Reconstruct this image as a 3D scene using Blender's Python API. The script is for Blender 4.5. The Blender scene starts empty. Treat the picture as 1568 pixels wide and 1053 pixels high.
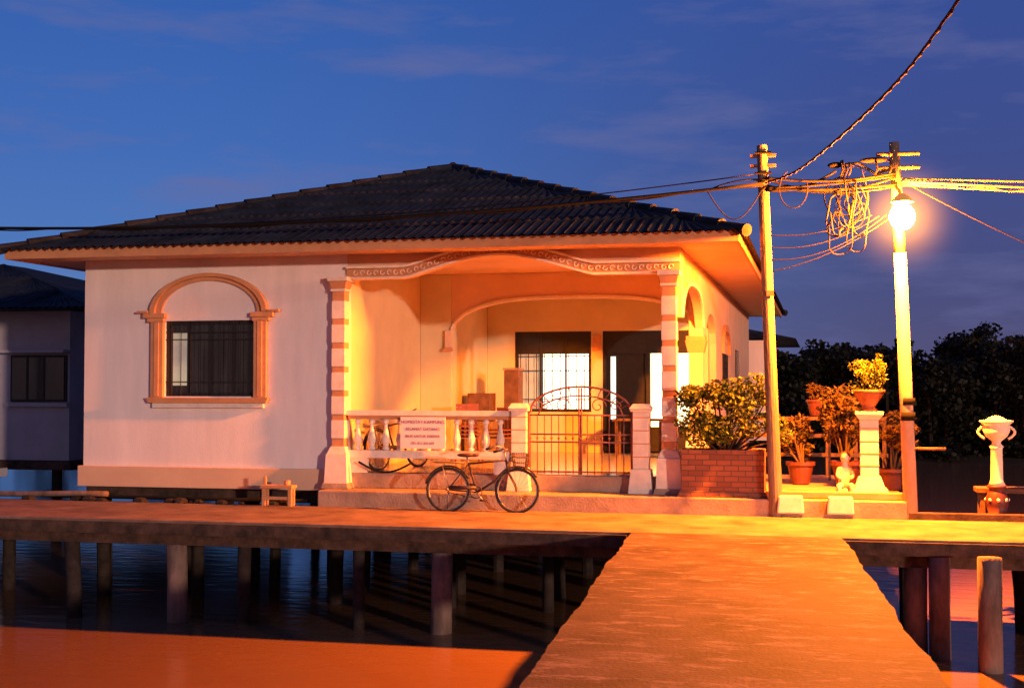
import bpy, math, random
from mathutils import Vector, Matrix
random.seed(7)
R=random.random
def U(a,b): return a+(b-a)*R()
scene=bpy.context.scene
COL=scene.collection

# ---------------------------------------------------------------- materials
def mat(name,base,rough=.7,var=.15,scale=3.0,bump=.0,bscale=40.0,spec=.3,metal=0.0,stretch=(1,1,1),dark=None):
    m=bpy.data.materials.new(name); m.use_nodes=True
    nt=m.node_tree; b=nt.nodes['Principled BSDF']
    b.inputs['Roughness'].default_value=rough
    b.inputs['Metallic'].default_value=metal
    b.inputs['Specular IOR Level'].default_value=spec
    tc=nt.nodes.new('ShaderNodeTexCoord'); mp=nt.nodes.new('ShaderNodeMapping')
    mp.inputs['Scale'].default_value=stretch
    nt.links.new(tc.outputs['Object'],mp.inputs['Vector'])
    n=nt.nodes.new('ShaderNodeTexNoise'); n.inputs['Scale'].default_value=scale; n.inputs['Detail'].default_value=8; n.inputs['Roughness'].default_value=.65
    nt.links.new(mp.outputs['Vector'],n.inputs['Vector'])
    r=nt.nodes.new('ShaderNodeValToRGB')
    r.color_ramp.elements[0].position=.32; r.color_ramp.elements[1].position=.68
    d=dark if dark else tuple(c*(1-var*1.6) for c in base)
    r.color_ramp.elements[0].color=(*d,1)
    r.color_ramp.elements[1].color=(*[min(1,c*(1+var*.4)) for c in base],1)
    nt.links.new(n.outputs['Fac'],r.inputs['Fac'])
    nt.links.new(r.outputs['Color'],b.inputs['Base Color'])
    if bump>0:
        n2=nt.nodes.new('ShaderNodeTexNoise'); n2.inputs['Scale'].default_value=bscale; n2.inputs['Detail'].default_value=6
        nt.links.new(mp.outputs['Vector'],n2.inputs['Vector'])
        bp=nt.nodes.new('ShaderNodeBump'); bp.inputs['Strength'].default_value=bump; bp.inputs['Distance'].default_value=.02
        nt.links.new(n2.outputs['Fac'],bp.inputs['Height']); nt.links.new(bp.outputs['Normal'],b.inputs['Normal'])
    return m
M={}
M['wall']=mat('white_wall_paint',(.78,.73,.72),.8,.09,1.4,.2,60,stretch=(1.6,1,.3))
M['peach']=mat('peach_wall_paint',(.68,.46,.31),.8,.08,1.5,.1,50)
M['cream']=mat('cream_wall_paint',(.66,.55,.33),.8,.08,1.2,.1,50)
M['trim']=mat('orange_trim_paint',(.58,.29,.14),.7,.12,4,.1,50)
M['white']=mat('white_plaster_trim',(.78,.72,.62),.65,.12,6,.1,60)
M['roof']=mat('dark_roof_tile',(.026,.032,.044),.85,.45,2.0,.3,30,spec=.15)
M['deck']=mat('deck_concrete',(.25,.18,.14),.85,.3,1.6,.4,25,spec=.12,dark=(.11,.075,.06))
def walkmat():
    m=mat('walkway_concrete',(.105,.075,.065),.8,.3,1.1,.4,30,spec=.15,dark=(.032,.022,.02))
    nt=m.node_tree; b=nt.nodes['Principled BSDF']
    tc=[n for n in nt.nodes if n.type=='TEX_COORD'][0]
    mp=nt.nodes.new('ShaderNodeMapping'); mp.inputs['Scale'].default_value=(1.0,2.3,1); mp.inputs['Rotation'].default_value=(0,0,.06)
    n=nt.nodes.new('ShaderNodeTexNoise'); n.inputs['Scale'].default_value=2.2; n.inputs['Detail'].default_value=10; n.inputs['Roughness'].default_value=.75
    nt.links.new(tc.outputs['Object'],mp.inputs[0]); nt.links.new(mp.outputs[0],n.inputs['Vector'])
    r=nt.nodes.new('ShaderNodeValToRGB'); r.color_ramp.elements[0].position=.52; r.color_ramp.elements[1].position=.64
    r.color_ramp.elements[0].color=(0,0,0,1); r.color_ramp.elements[1].color=(.8,.8,.8,1)
    nt.links.new(n.outputs['Fac'],r.inputs['Fac'])
    old=b.inputs['Base Color'].links[0].from_socket
    mx=nt.nodes.new('ShaderNodeMix'); mx.data_type='RGBA'; nt.links.new(r.outputs['Color'],mx.inputs['Factor']); nt.links.new(old,mx.inputs['A']); mx.inputs['B'].default_value=(.26,.21,.19,1)
    nt.links.new(mx.outputs['Result'],b.inputs['Base Color'])
    return m
M['walk']=walkmat()
M['edge']=mat('deck_edge_timber',(.09,.055,.04),.85,.4,4,.4,30,dark=(.02,.015,.012))
M['step']=mat('plinth_concrete',(.38,.28,.21),.75,.25,2.5,.3,30)
M['pile']=mat('pile_concrete',(.24,.17,.14),.85,.35,3,.5,25,stretch=(1,1,.4),dark=(.07,.05,.04))
M['piledark']=mat('pile_timber',(.04,.03,.026),.9,.4,5,.4,25)
M['floor']=mat('porch_floor_tile',(.42,.36,.32),.18,.08,3,spec=.5)
M['iron']=mat('gate_iron',(.24,.09,.07),.5,.2,8,spec=.4)
M['black']=mat('black_rubber',(.02,.02,.02),.6,.2,10)
M['wframe']=mat('window_frame_dark',(.022,.022,.022),.5,.2,10)
M['bikemetal']=mat('bike_metal',(.07,.05,.05),.45,.2,10,metal=.4)
M['chrome']=mat('bike_chrome',(.30,.28,.27),.45,.1,10,metal=.7)
M['leather']=mat('bike_saddle',(.10,.05,.03),.6,.2,10)
M['polec']=mat('pole_concrete',(.38,.30,.24),.8,.2,4,.4,30,stretch=(1,1,.3))
M['polew']=mat('pole_weathered',(.19,.15,.12),.85,.35,5,.5,40,stretch=(1,1,.15))
M['cable']=mat('cable_sheath',(.012,.011,.011),.85,.1,10,spec=.05)
M['cablel']=mat('cable_aluminium',(.16,.13,.11),.5,.1,10)
M['wood']=mat('wood_plank',(.15,.085,.055),.8,.3,6,.3,30)
M['rope']=mat('cable_old_sheath',(.05,.032,.028),.85,.3,12,spec=.1)
M['pot']=mat('terracotta_pot',(.24,.09,.05),.8,.2,6,.2,30)
M['red']=mat('red_glaze',(.10,.03,.028),.5,.2,6)
M['soil']=mat('soil',(.05,.03,.02),.95,.3,9,.4,40)
M['plastic']=mat('chair_plastic',(.20,.07,.06),.5,.1,9)
M['plasticw']=mat('box_card',(.26,.20,.17),.7,.2,9)
M['signw']=mat('sign_board',(.8,.76,.74),.5,.05,9)
M['signr']=mat('sign_lettering',(.30,.02,.02),.6,.05,9)
M['nwall']=mat('neighbour_wall_paint',(.44,.45,.50),.85,.14,1.5,.1,40)
M['bark']=mat('bark',(.09,.06,.04),.9,.3,9,.4,40,stretch=(1,1,.3))
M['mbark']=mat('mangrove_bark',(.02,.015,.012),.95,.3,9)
M['mud']=mat('mud_bank',(.03,.025,.02),.9,.3,.5,.3,5)
M['statue']=mat('statue_plaster',(.6,.52,.48),.6,.15,9)

def leafmat(name,c1,c2,tr=.0):
    m=bpy.data.materials.new(name); m.use_nodes=True; nt=m.node_tree; b=nt.nodes['Principled BSDF']
    b.inputs['Roughness'].default_value=.6; b.inputs['Specular IOR Level'].default_value=.2
    tc=nt.nodes.new('ShaderNodeTexCoord'); n=nt.nodes.new('ShaderNodeTexNoise'); n.inputs['Scale'].default_value=7 if 'mangrove' not in name else .9
    n.inputs['Detail'].default_value=4
    nt.links.new(tc.outputs['Object'],n.inputs['Vector'])
    r=nt.nodes.new('ShaderNodeValToRGB'); r.color_ramp.elements[0].position=.35; r.color_ramp.elements[1].position=.65
    r.color_ramp.elements[0].color=(*c1,1); r.color_ramp.elements[1].color=(*c2,1)
    nt.links.new(n.outputs['Fac'],r.inputs['Fac']); nt.links.new(r.outputs['Color'],b.inputs['Base Color'])
    if tr>0:
        t=nt.nodes.new('ShaderNodeBsdfTranslucent'); nt.links.new(r.outputs['Color'],t.inputs['Color'])
        ms=nt.nodes.new('ShaderNodeMixShader'); ms.inputs[0].default_value=tr
        out=[n for n in nt.nodes if n.type=='OUTPUT_MATERIAL'][0]
        nt.links.new(b.outputs[0],ms.inputs[1]); nt.links.new(t.outputs[0],ms.inputs[2]); nt.links.new(ms.outputs[0],out.inputs['Surface'])
    return m
M['leaf']=leafmat('bush_leaf',(.06,.09,.015),(.17,.20,.04),.35)
M['croton']=leafmat('croton_leaf',(.05,.05,.015),(.13,.07,.03),.25)
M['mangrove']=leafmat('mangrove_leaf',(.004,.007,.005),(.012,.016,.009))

def brickmat():
    m=bpy.data.materials.new('planter_brick'); m.use_nodes=True; nt=m.node_tree; b=nt.nodes['Principled BSDF']; b.inputs['Roughness'].default_value=.85
    tc=nt.nodes.new('ShaderNodeTexCoord'); s=nt.nodes.new('ShaderNodeSeparateXYZ'); c=nt.nodes.new('ShaderNodeCombineXYZ')
    a=nt.nodes.new('ShaderNodeMath'); a.operation='ADD'
    nt.links.new(tc.outputs['Object'],s.inputs[0]); nt.links.new(s.outputs['X'],a.inputs[0]); nt.links.new(s.outputs['Y'],a.inputs[1])
    nt.links.new(a.outputs[0],c.inputs['X']); nt.links.new(s.outputs['Z'],c.inputs['Y'])
    k=nt.nodes.new('ShaderNodeTexBrick'); k.inputs['Scale'].default_value=1; k.inputs['Brick Width'].default_value=.21; k.inputs['Row Height'].default_value=.08
    k.inputs['Mortar Size'].default_value=.008
    k.inputs['Color1'].default_value=(.28,.10,.05,1); k.inputs['Color2'].default_value=(.17,.055,.035,1); k.inputs['Mortar'].default_value=(.09,.06,.045,1)
    nt.links.new(c.outputs[0],k.inputs['Vector']); nt.links.new(k.outputs['Color'],b.inputs['Base Color'])
    bp=nt.nodes.new('ShaderNodeBump'); bp.inputs['Strength'].default_value=.5; bp.inputs['Distance'].default_value=.01; bp.invert=True
    nt.links.new(k.outputs['Fac'],bp.inputs['Height']); nt.links.new(bp.outputs['Normal'],b.inputs['Normal'])
    return m
M['brick']=brickmat()
def panemat(name,col,st,dim):
    m=bpy.data.materials.new(name); m.use_nodes=True; nt=m.node_tree; b=nt.nodes['Principled BSDF']
    tc=nt.nodes.new('ShaderNodeTexCoord'); w=nt.nodes.new('ShaderNodeTexNoise'); w.inputs['Scale'].default_value=2.2; w.inputs['Detail'].default_value=3
    nt.links.new(tc.outputs['Object'],w.inputs['Vector'])
    r=nt.nodes.new('ShaderNodeValToRGB'); r.color_ramp.elements[0].position=.3;r.color_ramp.elements[1].position=.6
    r.color_ramp.elements[0].color=(*dim,1); r.color_ramp.elements[1].color=(*col,1)
    nt.links.new(w.outputs['Fac'],r.inputs['Fac']); nt.links.new(r.outputs['Color'],b.inputs['Emission Color'])
    b.inputs['Emission Strength'].default_value=st; b.inputs['Base Color'].default_value=(.3,.3,.3,1)
    return m
M['pane']=panemat('lit_room_curtain',(1,.88,.66),3.2,(.7,.55,.36))
M['paneY']=panemat('lit_room_curtain_yellow',(1,.84,.45),4.2,(.95,.72,.3))
M['paneDim']=panemat('dim_room_curtain',(.34,.30,.18),.9,(.14,.14,.11))
M['glass']=mat('dark_window_glass',(.035,.035,.04),.12,.5,1.2,spec=.6,stretch=(3,1,.6))

# ---------------------------------------------------------------- mesh builder
class MB:
    def __init__(s): s.v=[];s.f=[];s.m=[];s.mats=[]
    def mi(s,m):
        if m not in s.mats: s.mats.append(m)
        return s.mats.index(m)
    def add(s,vs,fs,m):
        o=len(s.v); k=s.mi(m); s.v+= [tuple(p) for p in vs]
        for f in fs: s.f.append(tuple(i+o for i in f)); s.m.append(k)
    def box(s,x0,x1,y0,y1,z0,z1,m):
        s.add([(x0,y0,z0),(x1,y0,z0),(x1,y1,z0),(x0,y1,z0),(x0,y0,z1),(x1,y0,z1),(x1,y1,z1),(x0,y1,z1)],
          [(0,3,2,1),(4,5,6,7),(0,1,5,4),(1,2,6,5),(2,3,7,6),(3,0,4,7)],m)
    def frustum(s,cx,cy,z0,z1,a0,b0,a1,b1,m):
        s.add([(cx-a0,cy-b0,z0),(cx+a0,cy-b0,z0),(cx+a0,cy+b0,z0),(cx-a0,cy+b0,z0),(cx-a1,cy-b1,z1),(cx+a1,cy-b1,z1),(cx+a1,cy+b1,z1),(cx-a1,cy+b1,z1)],
          [(0,3,2,1),(4,5,6,7),(0,1,5,4),(1,2,6,5),(2,3,7,6),(3,0,4,7)],m)
    def tube(s,pts,r,m,n=8,closed=False,cap=True):
        pts=[Vector(p) for p in pts]; N=len(pts)
        rr=r if isinstance(r,(list,tuple)) else [r]*N
        up=None; vs=[]
        for i,p in enumerate(pts):
            if closed: t=pts[(i+1)%N]-pts[i-1]
            else: t=pts[min(i+1,N-1)]-pts[max(i-1,0)]
            if t.length<1e-9: t=Vector((0,0,1))
            t.normalize()
            if up is None:
                up=Vector((0,0,1)) if abs(t.z)<.9 else Vector((1,0,0))
            a=t.cross(up)
            if a.length<1e-5: a=t.orthogonal()
            a.normalize(); b=a.cross(t).normalized(); up=b
            for k in range(n):
                th=2*math.pi*k/n
                vs.append(p+(a*math.cos(th)+b*math.sin(th))*rr[i])
        fs=[]
        for i in range(N if closed else N-1):
            j=(i+1)%N
            for k in range(n):
                fs.append((i*n+k,i*n+(k+1)%n,j*n+(k+1)%n,j*n+k))
        if cap and not closed:
            fs.append(tuple(range(n))); fs.append(tuple((N-1)*n+k for k in range(n))[::-1])
        s.add(vs,fs,m)
    def lathe(s,cx,cy,prof,m,n=16):
        vs=[];fs=[]
        for (r,z) in prof:
            for k in range(n):
                th=2*math.pi*(k+.5)/n; vs.append((cx+r*math.cos(th),cy+r*math.sin(th),z))
        for i in range(len(prof)-1):
            for k in range(n): fs.append((i*n+k,i*n+(k+1)%n,(i+1)*n+(k+1)%n,(i+1)*n+k))
        fs.append(tuple(range(n))[::-1]); fs.append(tuple((len(prof)-1)*n+k for k in range(n)))
        s.add(vs,fs,m)
    def strip(s,xs,lo,hi,y0,y1,m,axis='x'):
        n=len(xs); vs=[]
        for x in xs:
            for (y,z) in ((y0,lo(x)),(y0,hi(x)),(y1,hi(x)),(y1,lo(x))):
                vs.append((x,y,z) if axis=='x' else (y,x,z))
        fs=[]
        for i in range(n-1):
            for k in range(4): fs.append((i*4+k,i*4+(k+1)%4,(i+1)*4+(k+1)%4,(i+1)*4+k))
        fs.append((0,1,2,3)); fs.append(tuple((n-1)*4+k for k in (3,2,1,0)))
        s.add(vs,fs,m)
    def sphere(s,c,r,m,nu=12,nv=8,sc=(1,1,1)):
        vs=[];fs=[]
        for i in range(1,nv):
            ph=math.pi*i/nv
            for k in range(nu):
                th=2*math.pi*k/nu; vs.append((c[0]+r*sc[0]*math.sin(ph)*math.cos(th),c[1]+r*sc[1]*math.sin(ph)*math.sin(th),c[2]+r*sc[2]*math.cos(ph)))
        t=len(vs); vs.append((c[0],c[1],c[2]+r*sc[2])); vs.append((c[0],c[1],c[2]-r*sc[2]))
        for i in range(nv-2):
            for k in range(nu): fs.append((i*nu+k,(i+1)*nu+k,(i+1)*nu+(k+1)%nu,i*nu+(k+1)%nu))
        for k in range(nu):
            fs.append((t,k,(k+1)%nu)); fs.append((t+1,(nv-2)*nu+(k+1)%nu,(nv-2)*nu+k))
        s.add(vs,fs,m)
    def leaves(s,c,rad,n,size,m,fl=1.0):
        k_=s.mi(m)
        for _ in range(n):
            while True:
                p=Vector((U(-1,1),U(-1,1),U(-1,1)))
                if p.length<1: break
            if p.length>0: p=p*(.55+.45*R()) if R()<.3 else p.normalized()*U(.72,1.05)
            q=Vector((c[0]+p.x*rad[0],c[1]+p.y*rad[1],c[2]+p.z*rad[2]))
            d=Vector((U(-1,1),U(-1,1),U(-.8,.8))); d.normalize()
            e=d.cross(Vector((U(-1,1),U(-1,1),U(-1,1)))); 
            if e.length<.01: continue
            e.normalize(); L=size*U(.6,1.3); W=L*.42*fl
            o=len(s.v); s.v+=[tuple(q-d*L*.5),tuple(q+e*W*.5),tuple(q+d*L*.5),tuple(q-e*W*.5)]; s.f.append((o,o+1,o+2,o+3)); s.m.append(k_)
    def done(s,name,parent=None,smooth=False,bevel=0,fixn=True):
        me=bpy.data.meshes.new(name); me.from_pydata(s.v,[],s.f)
        for m in s.mats: me.materials.append(M[m])
        me.polygons.foreach_set('material_index',s.m)
        if smooth: me.polygons.foreach_set('use_smooth',[True]*len(s.f))
        me.update()
        if fixn:
            import bmesh
            bm=bmesh.new(); bm.from_mesh(me); bmesh.ops.recalc_face_normals(bm,faces=bm.faces); bm.to_mesh(me); bm.free()
        o=bpy.data.objects.new(name,me); COL.objects.link(o)
        if parent: o.parent=parent
        if bevel:
            b=o.modifiers.new('bevel','BEVEL'); b.width=bevel; b.segments=2; b.limit_method='ANGLE'
        return o
def empty(name,loc=(0,0,0)):
    o=bpy.data.objects.new(name,None); COL.objects.link(o); o.location=loc; return o
def lin(a,b,n): return [a+(b-a)*i/(n-1) for i in range(n)]

# ================================================================ WATER, DECKS
WZ=-1.45
def watermat():
    m=bpy.data.materials.new('muddy_water'); m.use_nodes=True; nt=m.node_tree; b=nt.nodes['Principled BSDF']
    b.inputs['Base Color'].default_value=(.19,.105,.05,1); b.inputs['Roughness'].default_value=.13; b.inputs['IOR'].default_value=1.33
    b.inputs['Specular IOR Level'].default_value=.22
    tc=nt.nodes.new('ShaderNodeTexCoord'); mp=nt.nodes.new('ShaderNodeMapping'); mp.inputs['Scale'].default_value=(.7,1.6,1)
    n=nt.nodes.new('ShaderNodeTexNoise'); n.inputs['Scale'].default_value=2.2; n.inputs['Detail'].default_value=4
    nt.links.new(tc.outputs['Object'],mp.inputs['Vector']); nt.links.new(mp.outputs['Vector'],n.inputs['Vector'])
    bp=nt.nodes.new('ShaderNodeBump'); bp.inputs['Strength'].default_value=.3; bp.inputs['Distance'].default_value=.03
    nt.links.new(n.outputs['Fac'],bp.inputs['Height']); nt.links.new(bp.outputs['Normal'],b.inputs['Normal'])
    return m
M['water']=watermat()
b=MB(); b.add([(-900,-300,WZ),(900,-300,WZ),(900,1500,WZ),(-900,1500,WZ)],[(0,1,2,3)],'water'); b.done('water')

b=MB()
b.box(-32,14,16.9,19.395,-.16,0,'deck')
deck=b.done('jetty_deck',None,bevel=.015)
b=MB()
b.box(-32,-2.45,16.85,16.9,-.20,-.035,'edge'); b.box(.30,14,16.85,16.9,-.20,-.035,'edge')
b.box(-32,14,17.02,17.2,-.36,-.165,'edge'); b.box(-32,14,19.0,19.2,-.36,-.165,'edge')
for x in lin(-31,13,30): b.box(x,x+.12,17.22,18.98,-.32,-.17,'edge')
b.done('edge_beams',deck)
b=MB()
def pile(px_x,y,r,m,top=-.36,lean=0): b.tube([(px_x+lean,y,WZ-1.2),(px_x+lean*.4,y,(WZ+top)/2),(px_x,y,top)],[r*1.08,r*.98,r],m,14)
pile(-8.95,17.12,.15,'pile',lean=.05); pile(-5.0,17.12,.145,'pile',lean=-.03)
for x in (-13.5,-12.0,-7.9,-6.2): pile(x,17.12,U(.08,.11),'piledark',lean=U(-.1,.1))
pile(-10.6,17.1,.11,'piledark',lean=.08); pile(-11.9,16.98,.08,'piledark')
for x in (1.15,4.5,7,10): pile(x,17.12,.14,'pile')
pile(1.42,16.95,.13,'pile',top=-.205); pile(1.93,16.3,.14,'pile',top=-.12)
for x in lin(-30,13,26): pile(x+U(-.5,.5),19.1,U(.08,.12),'piledark',lean=U(-.12,.12))
for x in (-20,-17,-15): pile(x,17.12,.13,'pile')
b.done('piles',deck,smooth=True)

wk=empty('walkway')
def wx(y): return -.063*y
ys=lin(-6,16.895,200)
vs=[];fs=[]
jl=jr=0
for i,y in enumerate(ys):
    jl=jl*.8+U(-.012,.012); jr=jr*.8+U(-.012,.012)
    vs+=[(wx(y)-1.33+jl,y,0.0),(wx(y)+1.33+jr,y,0.0),(wx(y)+1.33+jr,y,-.17),(wx(y)-1.33+jl,y,-.17)]
for i in range(len(ys)-1):
    for k in range(4): fs.append((i*4+k,i*4+(k+1)%4,(i+1)*4+(k+1)%4,(i+1)*4+k))
fs.append((0,1,2,3)); fs.append(tuple((len(ys)-1)*4+k for k in (3,2,1,0)))
b=MB(); b.add(vs,fs,'walk'); b.done('slab',wk)
b=MB()
for s in (-1,1): b.tube([(wx(-5)+s*1.1,-5,-.26),(wx(16.8)+s*1.1,16.8,-.26)],.09,'edge',8)
for y in (1,5,9,13,16.2):
    for s in (-1.0,1.0): b.tube([(wx(y)+s,y,WZ-1),(wx(y)+s,y,-.2)],.12,'piledark',10)
    b.box(wx(y)-1.3,wx(y)+1.3,y-.08,y+.08,-.42,-.35,'edge')
b.done('supports',wk)

# ================================================================ HOUSE
H=empty('bungalow_house')
b=MB()
b.box(-7.72,1.2,19.4,24.9,-.3,.25,'step')
b.done('front_plinth',H,bevel=.02)
b=MB(); b.box(-7.5,-2.0,20.0,27.0,.25,.5,'step'); b.done('porch_floor_base',H,bevel=.015)
b=MB(); b.box(-7.44,-2.16,20.06,26.9,.503,.512,'floor'); b.done('porch_floor_tiles',H)
b=MB()
b.box(-12.2,-7.52,20.1,40,-.02,.19,'edge')
b.box(-7.5,-2.1,27.05,40,-.02,.3,'edge')
for x in lin(-12,-2.5,7):
    for y in (20.4,23,26,30,35,39.5): b.tube([(x+U(-.1,.1),y,WZ-1),(x,y,.0)],.1,'piledark',8)
b.done('floor_frame_and_piles',H)

b=MB()
Y0,Y1=20.0,20.18; ZT=4.02
wx0,wx1,wz0,wz1=-10.70,-9.07,1.72,2.98
b.box(-12.2,wx0,Y0,Y1,.2,ZT,'wall'); b.box(wx1,-7.46,Y0,Y1,.2,ZT,'wall')
b.box(wx0,wx1,Y0,Y1,.2,wz0,'wall'); b.box(wx0,wx1,Y0,Y1,wz1,ZT,'wall')
b.box(-12.2,-12.02,Y1,40,.2,ZT,'wall')
b.box(-12.02,-2.1,39.82,40,.2,ZT,'wall')
b.box(-7.72,-7.46,Y1,24.0,.2,ZT,'cream')
b.done('outer_walls',H)
b=MB()
b.box(-12.27,-7.74,19.93,19.997,.2,.545,'peach'); b.box(-12.27,-12.203,19.997,40,.2,.545,'peach')
b.done('base_band',H,bevel=.01)

def shape(u): 
    u=min(1,abs(u)); return (.5+.5*math.cos(math.pi*u))**.62
def arch(x): return 3.62+.33*shape((x+4.94)/1.55)
b=MB(); xs=lin(-7.46,-2.06,90)
b.strip(xs,arch,lambda x:ZT,Y0+.002,Y1,'peach')
b.done('porch_beam',H)
b=MB()
b.strip(xs,lambda x:arch(x)-.004,lambda x:arch(x)+.03,Y0-.075,Y0,'white')
b.strip(xs,lambda x:arch(x)+.034,lambda x:arch(x)+.165,Y0-.035,Y0,'trim')
b.strip(xs,lambda x:arch(x)+.169,lambda x:arch(x)+.205,Y0-.085,Y0,'white')
for i,x in enumerate(lin(-7.3,-2.2,46)):
    c=arch(x)+.10
    pts=[(x+.035*math.cos(t),Y0-.04,c+.035*math.sin(t)*(1 if i%2 else -1)) for t in lin(0,4.6,8)]
    b.tube(pts,.009,'white',5)
b.done('arch_moulding',H)

def column(cx,cy,name):
    b=MB()
    w=.112
    b.box(cx-w+.006,cx+w-.006,cy-w+.006,cy+w-.006,.9,3.6,'trim')
    z=1.05
    while z<3.3:
        b.box(cx-w-.003,cx+w+.003,cy-w-.003,cy+w+.003,z,z+.29,'white'); z+=.385
    b.box(cx-w-.02,cx+w+.02,cy-w-.02,cy+w+.02,3.42,3.46,'white')
    b.frustum(cx,cy,3.462,3.58,w+.01,w+.01,w+.04,w+.04,'trim')
    b.box(cx-w-.06,cx+w+.06,cy-w-.06,cy+w+.06,3.582,3.66,'white')
    b.frustum(cx,cy,.80,.92,w+.06,w+.06,w+.01,w+.01,'white')
    b.frustum(cx,cy,.25,.80,w+.09,w+.11,w+.065,w+.08,'white')
    b.frustum(cx,cy,.252,.34,w+.12,w+.14,w+.10,w+.13,'step')
    return b.done(name,H,bevel=.008)
column(-7.56,19.97,'left_column'); column(-2.23,20.0,'right_column')

b=MB()
def arch2(x):
    u=abs((x+4.47)/2.37); return 2.95+.58*max(0,1-u**3.2)**.6
xs=lin(-6.84,-2.32,60)
b.strip(xs,arch2,lambda x:ZT,24.0,24.16,'peach')
b.box(-7.46,-6.842,24.0,24.16,.51,ZT,'cream')
b.box(-2.318,-2.06,23.9,24.2,.51,ZT,'peach')
b.box(-6.99,-6.80,23.90,23.998,2.55,2.62,'trim'); b.box(-6.95,-6.82,23.92,23.998,2.62,2.95,'peach')
b.box(-6.95,-6.845,24.162,26.8,.51,ZT,'cream')
b.done('inner_arch_wall',H,bevel=.01)
b=MB()
b.strip(xs,lambda x:arch2(x)-.003,lambda x:arch2(x)+.05,23.95,23.998,'white')
b.box(-2.36,-2.02,23.86,24.24,2.72,2.80,'trim'); b.frustum(-2.19,24.05,2.5,2.72,.14,.16,.19,.21,'trim'); b.frustum(-2.19,24.05,.5,1.1,.2,.22,.17,.19,'white')
b.done('inner_arch_trim',H)
b=MB()
def arch3(y):
    u=abs((y-22.0)/1.85); return 2.95+.6*max(0,1-u**2.6)**.6
b.strip(lin(20.14,23.88,40),arch3,lambda y:ZT,-2.2,-2.06,'peach',axis='y')
b.strip(lin(20.14,23.88,40),lambda y:arch3(y)-.003,lambda y:arch3(y)+.07,-2.058,-2.02,'white',axis='y')
def arch4(y):
    u=abs((y-25.8)/1.2); return 2.75+.55*max(0,1-u**2)**.5
b.strip(lin(24.205,27.0,30),arch4,lambda y:ZT,-2.2,-2.06,'peach',axis='y')
b.box(-2.2,-2.06,27.0,39.8,.2,ZT,'peach')
b.strip(lin(28.5,30.5,20),lambda y:2.6+.5*math.sqrt(max(0,1-((y-29.5))**2)),lambda y:2.75+.5*math.sqrt(max(0,1-((y-29.5))**2)),-2.058,-1.99,'trim',axis='y')
b.box(-2.057,-2.04,28.7,30.3,1.6,2.6,'glass'); b.box(-2.057,-2.04,33.2,34.6,1.6,2.8,'glass')
b.box(-2.058,-1.98,33.0,34.8,1.45,1.58,'trim')
b.done('side_wall',H)
YB=26.8
b=MB()
W1=(-6.25,-4.62,1.35,3.03); W2=(-4.38,-2.42,.55,3.03)
b.box(-6.843,W1[0],YB,YB+.15,.5,ZT,'cream'); b.box(W1[1],W2[0],YB,YB+.15,.5,ZT,'cream'); b.box(W2[1],-2.205,YB,YB+.15,.5,ZT,'cream')
b.box(W1[0],W1[1],YB,YB+.15,.5,W1[2],'cream'); b.box(W1[0],W2[1],YB+.003,YB+.15,3.03,ZT,'cream')
b.box(-4.58,-4.42,YB-.04,YB-.002,2.62,2.95,'trim')
b.done('veranda_back_wall',H)
b=MB()
def frame(x0,x1,z0,z1,y,nv,nh,t,m='wframe',d=.05):
    b.box(x0,x0+t,y,y+d,z0,z1,m); b.box(x1-t,x1,y,y+d,z0,z1,m)
    b.box(x0+t,x1-t,y,y+d,z0,z0+t,m); b.box(x0+t,x1-t,y,y+d,z1-t,z1,m)
    for i in range(1,nv+1):
        x=x0+(x1-x0)*i/(nv+1); b.box(x-t*.3,x+t*.3,y+.004,y+d-.004,z0+t,z1-t,m)
    for i in range(1,nh+1):
        z=z0+(z1-z0)*i/(nh+1); b.box(x0+t,x1-t,y+.01,y+d-.01,z-t*.25,z+t*.25,m)
frame(W1[0],W1[1],W1[2],W1[3],YB+.03,2,0,.06)
b.box(W1[0]+.06,W1[1]-.06,YB+.05,YB+.09,2.56,W1[3]-.06,'wframe')
for k in range(9):
    x=W1[0]+.12+k*.17; b.box(x-.008,x+.008,YB+.02,YB+.035,W1[2]+.05,2.56,'wframe')
for z in (1.6,2.2,2.5): b.box(W1[0]+.06,W1[1]-.06,YB+.012,YB+.028,z,z+.02,'wframe')
b.box(W1[0]+.06,-5.72,YB+.10,YB+.11,W1[2]+.05,2.56,'paneDim'); b.box(-5.66,W1[1]-.06,YB+.10,YB+.11,W1[2]+.05,2.56,'pane')
frame(W2[0],W2[1],W2[2],W2[3],YB+.03,0,0,.07)
b.box(-3.48,-3.40,YB+.034,YB+.076,.62,2.56,'wframe')
b.box(W2[0]+.07,W2[1]-.07,YB+.05,YB+.09,2.56,W2[3]-.07,'wframe')
b.box(-3.39,W2[1]-.07,YB+.10,YB+.11,1.05,2.56,'paneY'); b.box(W2[0]+.07,-3.5,YB+.10,YB+.11,.6,2.56,'wframe')
b.box(-3.39,W2[1]-.07,YB+.10,YB+.11,.6,1.05,'wframe')
b.box(-4.22,-4.12,YB+.085,YB+.098,1.2,2.5,'pane')
b.done('veranda_windows',H)
b=MB()
b.box(-12.0,-2.22,YB+.4,YB+.42,.3,4,'wframe'); b.done('interior_partition',H)

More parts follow.
